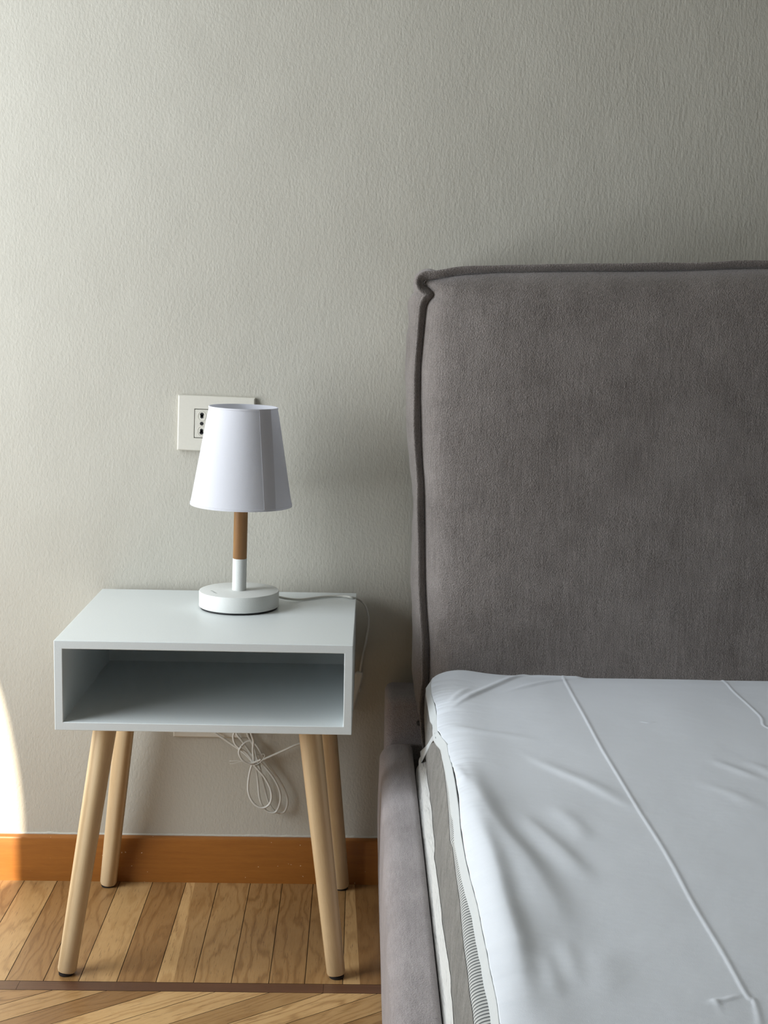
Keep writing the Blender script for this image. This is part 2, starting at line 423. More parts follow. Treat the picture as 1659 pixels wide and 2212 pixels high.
def leg(tw, bw):
    t, b = NS(tw), NS(bw); d = (t-b).normalized(); L = (t-b).length
    bm = bmesh.new(); rt, rb = .0163, .0131
    lathe(bm, [(0, .0035), (rb-.004, .0035), (rb-.0012, .0045), (rb, .008)] + [(rb+(rt-rb)*k/8, .008+(L-.008)*k/8) for k in range(1, 9)] + [(0, L)], 40)
    o = fin('leg', bm, M['pine'], ns, autos=50)
    o.rotation_mode = 'QUATERNION'; o.rotation_quaternion = d.to_track_quat('Z', 'Y'); o.location = b
    bm = bmesh.new(); lathe(bm, [(0, 0), (.0098, 0), (.0105, .001), (.0105, .004), (0, .004)], 28)
    p = fin('foot_pad', bm, M['black'], o, autos=40); p['label'] = 'black rubber foot pad'
    p.rotation_mode = 'QUATERNION'; p.rotation_quaternion = d.to_track_quat('Z', 'Y').inverted()
    return o
yF, yB = 1.918, 2.2265
def topx(px, y): return at(px, 1583, 1, y).x
leg((topx(231, 1.955), 1.955, BZ+.001), (-.4006, yF, 0))
leg((topx(667, 1.955), 1.955, BZ+.001), (-.0222, yF, 0))
leg((topx(282, 2.195), 2.195, BZ+.001), (-.3960, yB, 0))
leg((topx(694, 2.195), 2.195, BZ+.001), (-.0200, yB, 0))

# ------------------------------------------------------------------ lamp
TZ = BZ+BH
LC = Vector((-.1781, 2.1197, TZ+.0004))
lp = empty('table_lamp', LC)
tag(lp, 'small table lamp, white tapered shade on a wood and white stem, standing on the nightstand', 'lamp')
BR, BHT = .0593, .0262
bm = bmesh.new(); lathe(bm, [(0, 0), (BR-.0022, 0), (BR-.0018, .0026), (0, .0026)], 96)
o = fin('rubber_base_ring', bm, M['black'], lp, autos=30); o['label'] = 'black rubber ring under the base'
bm = bmesh.new(); lathe(bm, [(0, .0026), (BR-.001, .0026), (BR, .0034), (BR, BHT-.0012), (BR-.0004, BHT-.0004), (BR-.0012, BHT), (0, BHT)], 128)
base = fin('base', bm, M['lampwhite'], lp, autos=35)
def zat(py, px=520): return at(px, py, 1, LC.y).z-LC.z
zj, zsb, zst = zat(1206), zat(1090), zat(878)
bm = bmesh.new(); lathe(bm, [(0, BHT), (.0105, BHT), (.0105, zj-.0004), (.0101, zj), (0, zj)], 48)
fin('white_stem', bm, M['lampwhite'], lp, autos=35)
bm = bmesh.new(); lathe(bm, [(0, zj), (.0100, zj), (.0103, zj+.0006), (.0103, zsb+.055), (0, zsb+.055)], 48)
o = fin('wooden_stem', bm, M['beech'], lp, autos=35); o['label'] = 'brown wooden upper stem'
bm = bmesh.new(); lathe(bm, [(0, zsb+.055), (.013, zsb+.055), (.013, zsb+.085), (.0, zsb+.085)], 32); so = fin('bulb_socket', bm, M['lampwhite'], lp, autos=35)
bm = bmesh.new(); lathe(bm, [(0, zsb+.085), (.010, zsb+.087), (.012, zsb+.095), (.019, zsb+.108), (.02, zsb+.118), (.014, zsb+.131), (0, zsb+.136)], 32); fin('bulb', bm, M['glass_bulb'], so)
rb_, rt_ = .0748, .0503
bm = bmesh.new(); N = 144; prof = []
H_ = zst-zsb; th = .0009
out = [(rb_+(rt_-rb_)*k/10, zsb+H_*k/10) for k in range(11)]
prof = [(rb_+.0004, zsb), (rb_+.0004, zsb+.003), (rb_-.0003, zsb+.0032)] + out[1:-1] + [(rt_-.0001, zst-.0025), (rt_+.0006, zst-.0023), (rt_+.0006, zst), (rt_-th, zst)] + [(r-th, z) for r, z in out[::-1][1:]]
lathe(bm, prof, N, closed=True)
sh = fin('shade', bm, M['shade'], lp, autos=60)
# overlapping seam strip on the shade
def shang(px, py, z, r):      # angle on the cone of a photographed point
    x = at(px, py, 1, LC.y-r).x-LC.x
    return math.asin(max(-1, min(1, x/r)))
bm = bmesh.new(); rows = []
for k in range(11):
    t = k/10; r = rb_+(rt_-rb_)*t+.0006; z = zsb+.0005+(H_-.001)*t
    a0 = shang(566, 1098, z, rb_)*(1-t)+shang(551, 882, z, rt_)*t
    a1 = shang(589.5, 1097, z, rb_)*(1-t)+shang(574, 882, z, rt_)*t
    rows.append([bm.verts.new((rr*math.sin(a), -rr*math.cos(a), z)) for rr, aa in ((r, 0), (r-.0004, 1)) for a in np.linspace(a0, a1, 8)[::(1 if aa == 0 else -1)]])
for A_, B_ in zip(rows, rows[1:]):
    for i in range(16): bm.faces.new((A_[i], A_[(i+1) % 16], B_[(i+1) % 16], B_[i]))
o = fin('seam_strip', bm, M['shade_seam'], sh, autos=50); o['label'] = 'vertical strip of overlapping shade fabric, greyed for the light it blocks'
# thin wire spider that carries the shade
for k in range(3):
    bm = bmesh.new(); a = 2*PI*k/3+.4; tube(bm, [(0.0125*math.cos(a), .0125*math.sin(a), zsb+.072), ((rt_+.006)*math.cos(a), (rt_+.006)*math.sin(a), zst-.045)], .0009, 6, 0)
    fin('spider_arm', bm, M['lampwhite'], sh)
# the stem stands a touch out of true, leaning right
LEAN = .0195
for c_ in list(lp.children):
    if c_.name.split('.')[0] in ('white_stem', 'wooden_stem', 'bulb_socket', 'shade'):
        c_.rotation_euler = (0, LEAN, 0); c_.location = Vector((0, 0, BHT))-Matrix.Rotation(LEAN, 3, 'Y') @ Vector((0, 0, BHT))
# tiny grey lettering on the base
bm = bmesh.new(); p0 = at(454.5, 1276.5, 2, TZ+BHT)-LC; p1 = at(466.5, 1283, 2, TZ+BHT)-LC
u = (p1-p0); u.z = 0; L = u.length; u.normalize(); v = Vector((-u.y, u.x, 0)); zt = BHT+.00005
sh_ = [('o',), ('l',), ('n',), ('o',), ('n',), ('o',), ('l',), ('o',)]
for i in range(8):
    x0 = L*(i+.12)/8; x1 = L*(i+.85)/8; hgt = .0026 if sh_[i][0] != 'l' else .0034; s = .0005
    def q(xa, ya, xb, yb):
        box_ = [Vector((0, 0, zt))+Vector((p0.x, p0.y, 0))+u*x+v*y for x, y in ((xa, ya), (xb, ya), (xb, yb), (xa, yb))]
        bm.faces.new([bm.verts.new(c) for c in box_])
    q(x0, 0, x0+s, hgt)
    if sh_[i][0] != 'l': q(x1-s, 0, x1, hgt); q(x0+s, hgt-s, x1-s, hgt)
    if sh_[i][0] == 'o': q(x0+s, 0, x1-s, s)
fin('maker_lettering', bm, M['ink'], base, smooth=False)

# power cord: over the table edge, through a switch, wound up and tied, into the lower wall outlet
CR = .0018
def z8(pts, y): return [at(450+a/7.9, 1570+b/7.9, 1, yy if yy is not None else y) for a, b, *r in pts for yy in [r[0] if r else None]]
bm = bmesh.new()
cz_ = TZ+CR+.0006
c = [at(px, py, 2, cz_) for px, py in ((598, 1297), (622, 1297.5), (650, 1295), (690, 1290), (720, 1287.5), (742, 1288), (762, 1291))]
c[0].z = cz_+.006; c[1].z = cz_+.003
yy = [2.232, 2.236, 2.238, 2.240, 2.243, 2.245]
tail = [at(px, py, 1, y) for (px, py), y in zip(((778, 1297), (791, 1312), (797, 1345), (791, 1385), (783, 1420), (777.5, 1452)), yy)]
tube(bm, [p-LC for p in c+tail], CR)
sw0, sw1 = at(777.5, 1451, 1, 2.2445), at(753, 1538, 1, 2.2465)
yb = 2.236
G = z8([(880, 590), (980, 540), (1150, 465), (1300, 398), (1500, 308)], yb) + [at(680, 1597, 1, 2.243), at(735, 1570, 1, 2.2475), sw1]
for pts in (
    z8([(-60, 10), (90, 92), (200, 165), (330, 250), (440, 325), (540, 395), (640, 475), (720, 560), (790, 625), (850, 650)], yb+.003),
    z8([(450, 20), (440, 100), (425, 180), (450, 280), (520, 360), (640, 440), (720, 540), (790, 660), (860, 745), (935, 830), (1010, 950), (1060, 1060), (1080, 1180), (1060, 1290), (1000, 1360), (930, 1385), (860, 1370), (780, 1310), (710, 1200), (680, 1080), (682, 950), (705, 790), (745, 650), (770, 590), (770, 500), (760, 380), (770, 250), (740, 150), (720, 90), (700, 20)], yb-.008),
    z8([(800, 600), (812, 690), (832, 820), (852, 1000), (868, 1170), (900, 1300), (950, 1390), (1020, 1450), (1110, 1468), (1170, 1430), (1222, 1300), (1232, 1170), (1200, 1040), (1140, 920), (1060, 800), (960, 680), (890, 590), (850, 480)], yb-.002),
    z8([(560, 340), (620, 275), (700, 242), (780, 275), (850, 360), (920, 480), (1000, 620), (1100, 750), (1200, 890), (1290, 1050), (1345, 1200), (1347, 1330), (1305, 1440), (1240, 1472), (1165, 1455), (1100, 1405), (1040, 1310), (1000, 1200), (970, 1080), (940, 950), (915, 850), (880, 700), (840, 560), (800, 420), (740, 260), (690, 180), (660, 90), (650, 20)], yb+.005),
    z8([(570, 330), (530, 390), (528, 470), (575, 560), (650, 612), (740, 622), (830, 590), (900, 560)], yb-.012),
    z8([(470, 40), (490, 130), (560, 220), (640, 330), (700, 420), (780, 520), (850, 600), (880, 660)], yb+.006),
    G):
    tube(bm, [p-LC for p in pts], CR, 10, 5)
fin('power_cord', bm, M['cord'], lp)
bm = bmesh.new()
tube(bm, [p-LC for p in z8([(905, 470), (950, 465), (960, 500), (925, 560), (860, 625), (790, 655), (735, 655), (650, 620), (570, 592), (480, 582), (365, 585)], yb-.016)], .0006, 6, 5)
tube(bm, [p-LC for p in z8([(570, 592), (500, 606), (430, 628), (370, 632)], yb-.016)], .0004, 6, 5)
o = fin('twist_tie', bm, M['cord'], lp); o['label'] = 'thin twisted tie round the wound cord'
# switch
dv = (sw1-sw0); L = dv.length; dv.normalize(); nv = Vector((0, 1, 0)); sv = dv.cross(nv).normalized()
bm = bmesh.new(); rings = []
for t, s in ((0, .55), (.02, .8), (.08, 1), (.92, 1), (.98, .8), (1, .55)):
    p = sw0+dv*L*t-LC; a, b = .0068*s, .0052*s
    rings.append([bm.verts.new(p+sv*a*(1 if math.cos(g) > 0 else -1)*abs(math.cos(g))**.6+nv*b*(1 if math.sin(g) > 0 else -1)*abs(math.sin(g))**.6) for g in np.linspace(0, 2*PI, 24, endpoint=False)])
for A_, B_ in zip(rings, rings[1:]):
    for i in range(24): bm.faces.new((A_[i], A_[(i+1) % 24], B_[(i+1) % 24], B_[i]))
bm.faces.new(rings[0]); bm.faces.new(rings[-1])
swo = fin('cord_switch', bm, M['cord'], lp, autos=40)
bm = bmesh.new(); p = sw0+dv*L*.42-LC+(-sv if sv.x < 0 else sv)*.0066
lathe(bm, [(0, -.0045), (.002, -.004), (.0028, 0), (.002, .004), (0, .0045)], 16, p); fin('switch_wheel', bm, M['cord'], swo)

# ------------------------------------------------------------------ wall outlets
def rrect_prism(bm, cx, cz, wd, h, y0, y1, r, seg=5):
    pts = []
    for sx, sz, a0 in ((1, 1, 0), (-1, 1, PI/2), (-1, -1, PI), (1, -1, 1.5*PI)):
        for k in range(seg+1):
            a = a0+PI/2*k/seg; pts.append((cx+sx*(wd/2-r)+r*math.cos(a), cz+sz*(h/2-r)+r*math.sin(a)))
    A_ = [bm.verts.new((x, y0, z)) for x, z in pts]; B_ = [bm.verts.new((x, y1, z)) for x, z in pts]
    n = len(pts)
    for i in range(n): bm.faces.new((A_[i], A_[(i+1) % n], B_[(i+1) % n], B_[i]))
    bm.faces.new(A_); bm.faces.new(B_[::-1])
def outlet(name, x0, x1, z0, z1, label, tilt, th=.0085):
    cx, cz = (x0+x1)/2, (z0+z1)/2
    r = empty(name, (cx, WY, cz)); r.rotation_euler = (0, tilt, 0); tag(r, label, 'wall outlet')
    W_, H2 = x1-x0, z1-z0
    bm = bmesh.new()
    iw, ih = .0675, .0455
    def rg(y, w_, h_): return [bm.verts.new(v) for v in ((-w_/2, y, -h_/2), (w_/2, y, -h_/2), (w_/2, y, h_/2), (-w_/2, y, h_/2))]
    a, b, c_, d, e = rg(0.0005, W_, H2), rg(-th+.002, W_, H2), rg(-th, W_-.003, H2-.003), rg(-th, iw, ih), rg(-.002, iw, ih)
    for P_, Q_ in ((a, b), (b, c_), (c_, d), (d, e)):
        for i in range(4): bm.faces.new((P_[i], P_[(i+1) % 4], Q_[(i+1) % 4], Q_[i]))
    bm.faces.new(e); bm.faces.new(a)
    bevel(fin('cover_plate', bm, M['plate'], r, smooth=False), .0006, 2)
    bm = bmesh.new(); box(bm, (-iw/2, -.0028, -ih/2), (iw/2, -.001, ih/2)); o = fin('recess_shadow_gap', bm, M['black'], r, smooth=False)
    for k, mx in enumerate((-.0223, 0, .0223)):
        bm = bmesh.new(); rrect_prism(bm, mx, 0, .0213, .0437, -.0025, -th+.0004, .0008, 2)
        md = bevel(fin('socket_module', bm, M['plate'], r, smooth=False), .0004, 2)
        if k == 0:
            for s in (1, -1):
                bm = bmesh.new(); o_ = []
                for kk in range(40):      # raised oval rim
                    a = 2*PI*kk/40; o_.append((mx+.0062*math.cos(a), s*.0118+.0075*math.sin(a)))
                ringp = [Vector((x, -th+.0004, z)) for x, z in o_]; ringp.append(ringp[0])
                tube(bm, ringp, .0005, 6, 0); fin('oval_rim', bm, M['plate'], md)
                bm = bmesh.new()
                for dz, rr in ((s*.0142, .0029), (s*.0104, .0024)):
                    rrect_prism(bm, mx, dz, rr*2, rr*2, -th, -th+.0002, rr*.999, 8)
                rrect_prism(bm, mx, s*.0123, .0036, .004, -th, -th+.0002, .0003, 1)
                o = fin('keyhole', bm, M['black'], md, smooth=False); o['label'] = 'black keyhole-shaped pin hole'
            bm = bmesh.new(); rrect_prism(bm, mx, 0, .0056, .0056, -th, -th+.0002, .00279, 8); o = fin('pin_hole', bm, M['black'], md, smooth=False); o['label'] = 'black round pin hole'
    return r
outlet('wall_outlet', -.2855, -.1660, .7032, .7893, 'cream rectangular wall outlet plate with black pin holes, behind the lamp shade', .024)
lo = outlet('wall_outlet', -.2932, at(538, 1594, 1, WY-.008).x, .2425, .2425+.082, 'cream wall outlet plate half hidden behind the nightstand, only its lower edge showing', .004)
bm = bmesh.new(); p = Vector((-.225, WY-.012, .285)); rrect_prism(bm, 0, 0, .017, .03, -.0085, -.014, .004); 
pl = fin('plug', bm, M['cord'], lp, smooth=False); pl.location = Vector((-.235, WY, .2835))-LC

# ------------------------------------------------------------------ bed
bed = empty('bed', (.95, 1.1, 0)); tag(bed, 'taupe velvet upholstered bed with a tall piped headboard cushion, against the wall', 'bed')
BO = Vector(bed.location); BON = np.array(BO)
YS = 2.100            # plane of the headboard seam
seam_px = [(930, 1640), (921, 1540), (925.5, 1470), (926, 1420), (925, 1380), (921, 1320), (918, 1250), (917, 1180), (916, 1100), (914.7, 1046), (910.6, 988), (908.5, 930), (907.5, 890), (907, 856), (908, 793), (912, 745), (917, 690),
           (920, 664), (925, 651), (934, 643), (936, 634), (928, 625), (917, 617), (914, 607), (922, 602.5), (937, 602), (963, 598.5), (997, 593), (1073, 588.6), (1159, 587), (1240, 586), (1400, 585), (1500, 583), (1659, 578.5)]
sp = [at(a, b, 1, YS) for a, b in seam_px]
sp += [Vector((.8, YS, sp[-1].z+.004)), Vector((1.2, YS, sp[-1].z+.004)), Vector((1.55, YS, sp[-1].z)), Vector((1.78, YS, .955))]
sp = smooth_path(sp, 10)
S = np.array([[p.x, p.z] for p in sp])
d = np.r_[0, np.cumsum(np.hypot(*np.diff(S, axis=0).T))]
ns_ = 900
ss = np.r_[np.linspace(0, 1.0, 560), np.linspace(1.0, d[-1], 200)[1:]]
S = np.c_[np.interp(ss, d, S[:, 0]), np.interp(ss, d, S[:, 1])]
# smoothed copy (no kink) for the back of the cushion
def smooth(A_, k):
    kk = np.hanning(k); kk /= kk.sum(); out = A_.copy()
    for c_ in range(A_.shape[1]):
        p = np.pad(A_[:, c_], k//2, mode='reflect', reflect_type='odd'); out[:, c_] = np.convolve(p, kk, 'valid')[:len(A_)]
    return out
dd = np.r_[0, np.cumsum(np.hypot(*np.diff(S, axis=0).T))]
Sm = smooth(S, 51)
def normals(A_):
    t = np.gradient(A_, axis=0); t /= np.linalg.norm(t, axis=1)[:, None]; return np.c_[-t[:, 1], t[:, 0]]
Nn = normals(smooth(S, 15)); Nm = normals(smooth(Sm, 41))
ic = int(np.argmax(Sm[:, 1]-Sm[:, 0]*1.0))   # corner index
# edge roll of the cushion (side and top faces)
nt = 26; tt = np.linspace(0, 1, nt)
sil = [(891, 1046), (893, 1100), (889, 1180), (888, 1250), (890, 1320), (891, 1380), (890, 1418), (892, 1456), (896, 1494), (903, 1535), (918, 1575), (885, 988), (880, 930), (878, 890), (877, 856), (877, 793), (878, 762), (880, 705), (884, 660), (888, 640), (895, 620)]
sl = sorted([(at(a, b, 1, 2.15).z, at(a, b, 1, 2.15).x) for a, b in sil])
silx = np.interp(S[:, 1], [q[0] for q in sl], [q[1] for q in sl])
amp_side = np.clip(Sm[:, 0]-silx, .004, .05)
isl = (1-wsmooth(-.02, .035, dd-dd[ic]))
amp = amp_side*isl + .005*(1-isl)
P = np.zeros((len(S), nt, 3))
for j, t in enumerate(tt):
    y = YS+.004+(2.238-YS-.004)*t
    shp = math.sin(PI*min(1, (t**.62)*.86))**.7 if t > 0 else 0
    bl = wsmooth(0, .22, np.array(t))
    base_ = S*(1-bl)+Sm*bl; nn = Nn*(1-bl)+Nm*bl
    wr = .004*vnoise(dd*26, np.full_like(dd, t*3), 31, 3)*math.sin(PI*min(1, t*1.2))
    wr = wr + .0045*np.exp(-((dd-dd[ic])/.06)**2)*np.sin(dd*120+t*5)*math.sin(PI*t)
    off = amp*shp+wr
    P[:, j, 0] = base_[:, 0]+nn[:, 0]*off; P[:, j, 2] = base_[:, 1]+nn[:, 1]*off; P[:, j, 1] = y
hb = grid_obj('headboard_cushion', P-BON, M['velvet'], bed)
# front face of the cushion, puffed out from the seam
zb = .30
iL = ic; L_ = S[:iL+1]; Tp = S[iL:]
# left boundary as x(z), monotone in z
ZC = float(L_[:, 1].max()); zz = zb+(ZC-zb)*np.linspace(0, 1, 260)**.9
order = np.argsort(L_[:, 1]); lz = L_[order, 1]; lx_ = L_[order, 0]
lx_s = np.interp(zz, lz, lx_); 
lx_s = np.convolve(np.pad(lx_s, 1, mode='edge'), np.ones(3)/3, 'valid')
nu = 300; uu = np.linspace(0, 1, nu)**2.0
XR = 1.78
topz = lambda x: np.interp(x, np.maximum.accumulate(Tp[:, 0]), Tp[:, 1])
vv = (zz-zb)/(zz[-1]-zb)
X = lx_s[None, :]-.001+uu[:, None]*(XR-lx_s[None, :])
Zt = topz(X)+.0005
Z = zb+vv[None, :]*(Zt-zb)
X = np.array([[np.interp(Z[i, j], zz, lx_s) for j in range(Z.shape[1])] for i in range(nu)])*0+X
dl = X-np.interp(Z, zz, lx_s); dt = Zt-Z; dr = XR-X
def puff(d_, k): return 1-np.exp(-np.maximum(d_, 0)/k)
B = .036*puff(dl, .014)**.8*puff(dt, .018)**.8*puff(dr, .014)
B += .020*puff(dl, .075)*puff(dt, .07)
edge = np.exp(-np.maximum(dl, 0)/.07)*puff(dl, .01)
B += .007*edge*vnoise(dl*9+Z*3, Z*22, 51, 3)+.0035*edge*vnoise(dl*20, Z*55, 57, 2)
et = np.exp(-dt/.05)*puff(dt, .01); B += .005*et*vnoise(X*24, dt*8, 61, 3)
B += .006*vnoise(X*4, Z*4, 71, 2)
P = np.stack([X, YS+.006-B, Z], -1)
fr = grid_obj('headboard_front', P-BON, M['velvet'], bed, flip=True)
bm = bmesh.new(); ps = [(x, YS+.009, z) for x, z in Sm[::4]]
ps = [p for i, p in enumerate(ps) if p[2] > zb]
bm.faces.new([bm.verts.new(Vector(p)-BO) for p in [(ps[-1][0], YS+.009, zb)]+[(ps[0][0], YS+.009, zb)]+ps])
fin('inner_lining', bm, M['velvet'], fr, smooth=False)
# standing flange along the seam
prof = [(0, -.0016), (.004, -.0021), (.009, -.0022), (.0125, -.0018), (.0136, 0), (.0125, .0018), (.009, .0022), (.004, .0021), (0, .0016)]
n2 = np.c_[Nn[:, 0], Nn[:, 1]]
D3 = np.stack([n2[:, 0]*.78, np.full(len(S), -.62), n2[:, 1]*.78], -1)      # width direction
Q3 = np.stack([-n2[:, 0]*.62, np.full(len(S), -.78), -n2[:, 1]*.62], -1)      # thickness direction
B0 = np.stack([S[:, 0], np.full(len(S), YS+.002), S[:, 1]], -1)
wob = 1+.25*vnoise(dd*18, dd*0, 81, 2)
P = np.stack([B0+D3*(a*1.0)*wob[:, None]+Q3*b for a, b in prof]+[B0+Q3*(-.0016)], 1)
pp = grid_obj('piping', P-BON, M['velvet'], hb)
# plinth part of the headboard behind the cushion
def slab(name, a, b, mat, r=.02, seg=5, parent=bed):
    bm = bmesh.new(); box(bm, tuple(Vector(a)-BO), tuple(Vector(b)-BO)); o = fin(name, bm, mat, parent, smooth=True, autos=60); bevel(o, r, seg); return o
slab('headboard_base', (.044, 2.142, .006), (1.84, 2.240, .343), M['velvet_rail'], .012)
# side rail: rounded section swept from the headboard to the foot end
def rail(name, x0, x1, y0, y1, zt, mat, bulge=.003):
    sec = [(x0+.006, .008)]
    for k in range(1, 8): t = k/8; sec.append((x0-bulge*math.sin(PI*t)+.004*(1-t), .008+(zt-.034)*t))
    r1 = .024
    for k in range(9): a = PI-PI/2*k/8; sec.append((x0+r1+r1*math.cos(a), zt-r1+r1*math.sin(a)))
    r2 = .009
    for k in range(9): a = PI/2-PI/2*k/8; sec.append((x1-r2+r2*math.cos(a), zt-r2+r2*math.sin(a)))
    sec.append((x1, .008))
    ys = np.r_[y1, y1-.002, y1-.006, y1-.012, y1-.02, np.linspace(y1-.03, y0, 160)]
    P = np.zeros((len(ys), len(sec)+1, 3))
    for i, y in enumerate(ys):
        e = min(1, (y1-y)/.02); sh2 = .012*(1-math.sqrt(1-(1-e)**2))
        for j, (x, z) in enumerate(sec+[sec[0]]):
            P[i, j] = (x, y, z-sh2*(z/zt)**3)
    n = vnoise(P[:, :, 1]*16, P[:, :, 2]*10+P[:, :, 0]*10, 91, 3)*.0022
    P[:, :, 0] += n*(P[:, :, 0] < x0+.01); P[:, :, 2] += n*.5
    P[:, -1] = P[:, 0]
    return grid_obj(name, P-BON, mat, bed)
rail('side_rail', .0365, .0858, .10, 2.145, .273, M['velvet_rail'])
rail('side_rail', 1.80, 1.847, .10, 2.145, .273, M['velvet_rail'])
slab('foot_rail', (.037, .055, .008), (1.847, .102, .273), M['velvet_rail'], .018)
slab('slat_platform', (.0836, .103, .12), (1.799, 2.14, .14), M['pine'], .002, 1)
bm = bmesh.new(); lathe(bm, [(0, -.004), (.0045, -.003), (.006, 0), (.0045, .003), (0, .004)], 20, at(907.5, 1562, 1, 2.138)-BO)
o = fin('bolt_cap', bm, M['black'], bed); o['label'] = 'small black cap'

# ------------------------------------------------------------------ mattress and sheet
def zc(pts, ox, oy): return [(ox+a/3.95, oy+b/3.95) for a, b in pts]
MZ = .405
cur = {
 'junction': (.280, zc([(372, 570), (360, 690), (352, 800), (340, 900), (325, 1000), (332, 1060), (350, 1200), (368, 1400), (378, 1560), (392, 1738)], 820, 1380)+zc([(415, 280), (443, 500), (455, 700), (485, 950), (510, 1150), (540, 1400), (560, 1600), (568, 1706)], 820, 1780)),
 'white_grey': (.292, zc([(382, 545), (376, 720), (400, 880), (405, 1000), (405, 1150), (415, 1270), (440, 1430), (455, 1600), (465, 1738)], 820, 1380)+zc([(470, 300), (495, 500), (515, 650), (535, 850), (560, 1000), (575, 1120), (605, 1280), (615, 1450), (630, 1600), (635, 1706)], 820, 1780)),
 'grey_stripe': (.381, zc([(392, 520), (425, 650), (452, 780), (490, 880), (530, 1020), (552, 1150), (570, 1300), (585, 1480), (600, 1738)], 820, 1380)+zc([(620, 200), (650, 450), (680, 650), (695, 850), (715, 1050), (745, 1250), (765, 1450), (790, 1600), (800, 1706)], 820, 1780)),
 'hem_out': (.390, zc([(392, 400), (395, 470), (408, 560), (430, 690), (450, 720), (455, 790), (478, 850), (520, 930), (530, 1000), (560, 1130), (588, 1300), (606, 1480), (622, 1530), (635, 1738)], 820, 1380)+zc([(630, 50), (665, 300), (700, 480), (750, 680), (790, 830), (830, 980), (860, 1080), (890, 1250), (915, 1400), (940, 1560), (950, 1620), (965, 1706)], 820, 1780)),
 'hem_in': (MZ-.003, zc([(530, 265), (480, 295), (452, 325), (440, 380), (445, 460), (480, 560), (492, 640), (492, 700), (495, 770), (530, 820), (580, 880), (590, 960), (620, 1060), (650, 1200), (680, 1400), (690, 1550), (715, 1738)], 820, 1380)+zc([(700, 60), (740, 300), (790, 500), (840, 680), (880, 900), (920, 1080), (950, 1250), (985, 1400), (1005, 1500), (1030, 1706)], 820, 1780)),
}
YBK = 2.068; YFR = .13
def curve_fn(name):
    z, pts = cur[name]; q = sorted([(at(a, b, 2, z).y, at(a, b, 2, z).x) for a, b in pts])
    ys = np.array([v[0] for v in q]); xs = np.array([v[1] for v in q])
    return (lambda y: np.interp(y, ys, xs)), z
mat_ = empty('mattress', (.95, 1.1, .141)); tag(mat_, 'thick mattress with white knit, grey felt and striped ticking borders, lying in the bed frame', 'mattress')
MO = np.array(mat_.location)
ym = np.r_[np.linspace(2.064, 1.0, 420), np.linspace(1.0, YFR, 60)[1:]]
fj, zj_ = curve_fn('junction'); fw, zw = curve_fn('white_grey'); fg, zg = curve_fn('grey_stripe'); fo_, zo = curve_fn('hem_out'); fi, zi = curve_fn('hem_in')
def corner_in(y):      # rounded plan corner at the head end
    t = np.clip((y-(2.064-.05))/.05, 0, 1); return .045*(1-np.sqrt(np.maximum(0, 1-t**2)))
def strip(name, cols, mat, parent, off, thick=0, zwob=0):
    P = np.stack([np.stack([x, ym, np.full_like(ym, 0)+z], -1) for x, z in cols], 1)
    return grid_obj(name, P-off, mat, parent, flip=True, thick=thick)
ci = corner_in(ym)
xj = np.maximum(fj(ym), .076)+ci*.3; xw = np.maximum(fw(ym), .080)+ci*.5; xg = fg(ym)+ci*.3; xo = fo_(ym); xi = fi(ym)
wav = .0022*vnoise(ym*22, ym*0+2, 101, 2)
def arcmix(xa, za, xb, zb_, bul, n):
    out = []
    for k in range(n+1):
        t = k/n; s = math.sin(PI*t)*bul
        out.append((xa*(1-t)+xb*t-s, za*(1-t)+zb_*t))
    return out
xlow = np.full_like(ym, .0872)+ci*.3
strip('knit_border', [(xlow, .145), (xlow, .20), (xlow, .266), (xj+.003, .2745)]+arcmix(xj, zj_, xw+wav, zw, .0015, 5), M['rib'], mat_, MO)
strip('felt_border', arcmix(xw+wav+.0006, zw-.001, xg, zg, .003, 8), M['felt'], mat_, MO)
xtop = np.maximum(xo+.004, xg+.004)
strip('striped_border', [(xg+.0004+(xtop-xg)*(1-math.cos(PI/2*k/8)), zg-.0006+(zo-zg)*math.sin(PI/2*k/8)) for k in range(9)]+[(xtop+.012, zo+.003), (xtop+.03, zo+.004)], M['stripe'], mat_, MO)
bm = bmesh.new(); box(bm, (.125-MO[0], .14-MO[1], .145-MO[2]), (1.79-MO[0], 2.05-MO[1], MZ-.020-MO[2])); 
bevel(fin('mattress_core', bm, M['rib'], mat_, smooth=True, autos=60), .02, 4)

sheet = empty('fitted_sheet', (.95, 1.1, MZ-.01)); tag(sheet, 'loose white stretchy sheet with creases lying over the mattress', 'sheet')
SO = np.array(sheet.location)
def ridge(X, Y, pts, amp, width, asym=0, taper=.4):
    q = np.array([[at(a, b, 2, MZ).x, at(a, b, 2, MZ).y] for a, b in pts])
    q = np.array([[v.x, v.y] for v in smooth_path([Vector((a, b, 0)) for a, b in q], 6)])
    seg = np.hypot(*np.diff(q, axis=0).T); cum = np.r_[0, np.cumsum(seg)]
    best = np.full(X.shape, 1e9); sg = np.zeros(X.shape); tp = np.zeros(X.shape)
    for i in range(len(q)-1):
        a, b = q[i], q[i+1]; ab = b-a; l2 = ab@ab
        if l2 < 1e-12: continue
        t = np.clip(((X-a[0])*ab[0]+(Y-a[1])*ab[1])/l2, 0, 1)
        dx = X-a[0]-t*ab[0]; dy = Y-a[1]-t*ab[1]; dist = np.hypot(dx, dy); mk = dist < best
        best = np.where(mk, dist, best); sg = np.where(mk, np.sign(ab[0]*dy-ab[1]*dx), sg); tp = np.where(mk, (cum[i]+t*seg[i])/cum[-1], tp)
    env = wsmooth(0, taper, tp)*wsmooth(0, taper, 1-tp)
    wd = width*(1+asym*sg)
    return amp*env*np.exp(-(best/wd)**2)
nus = 660
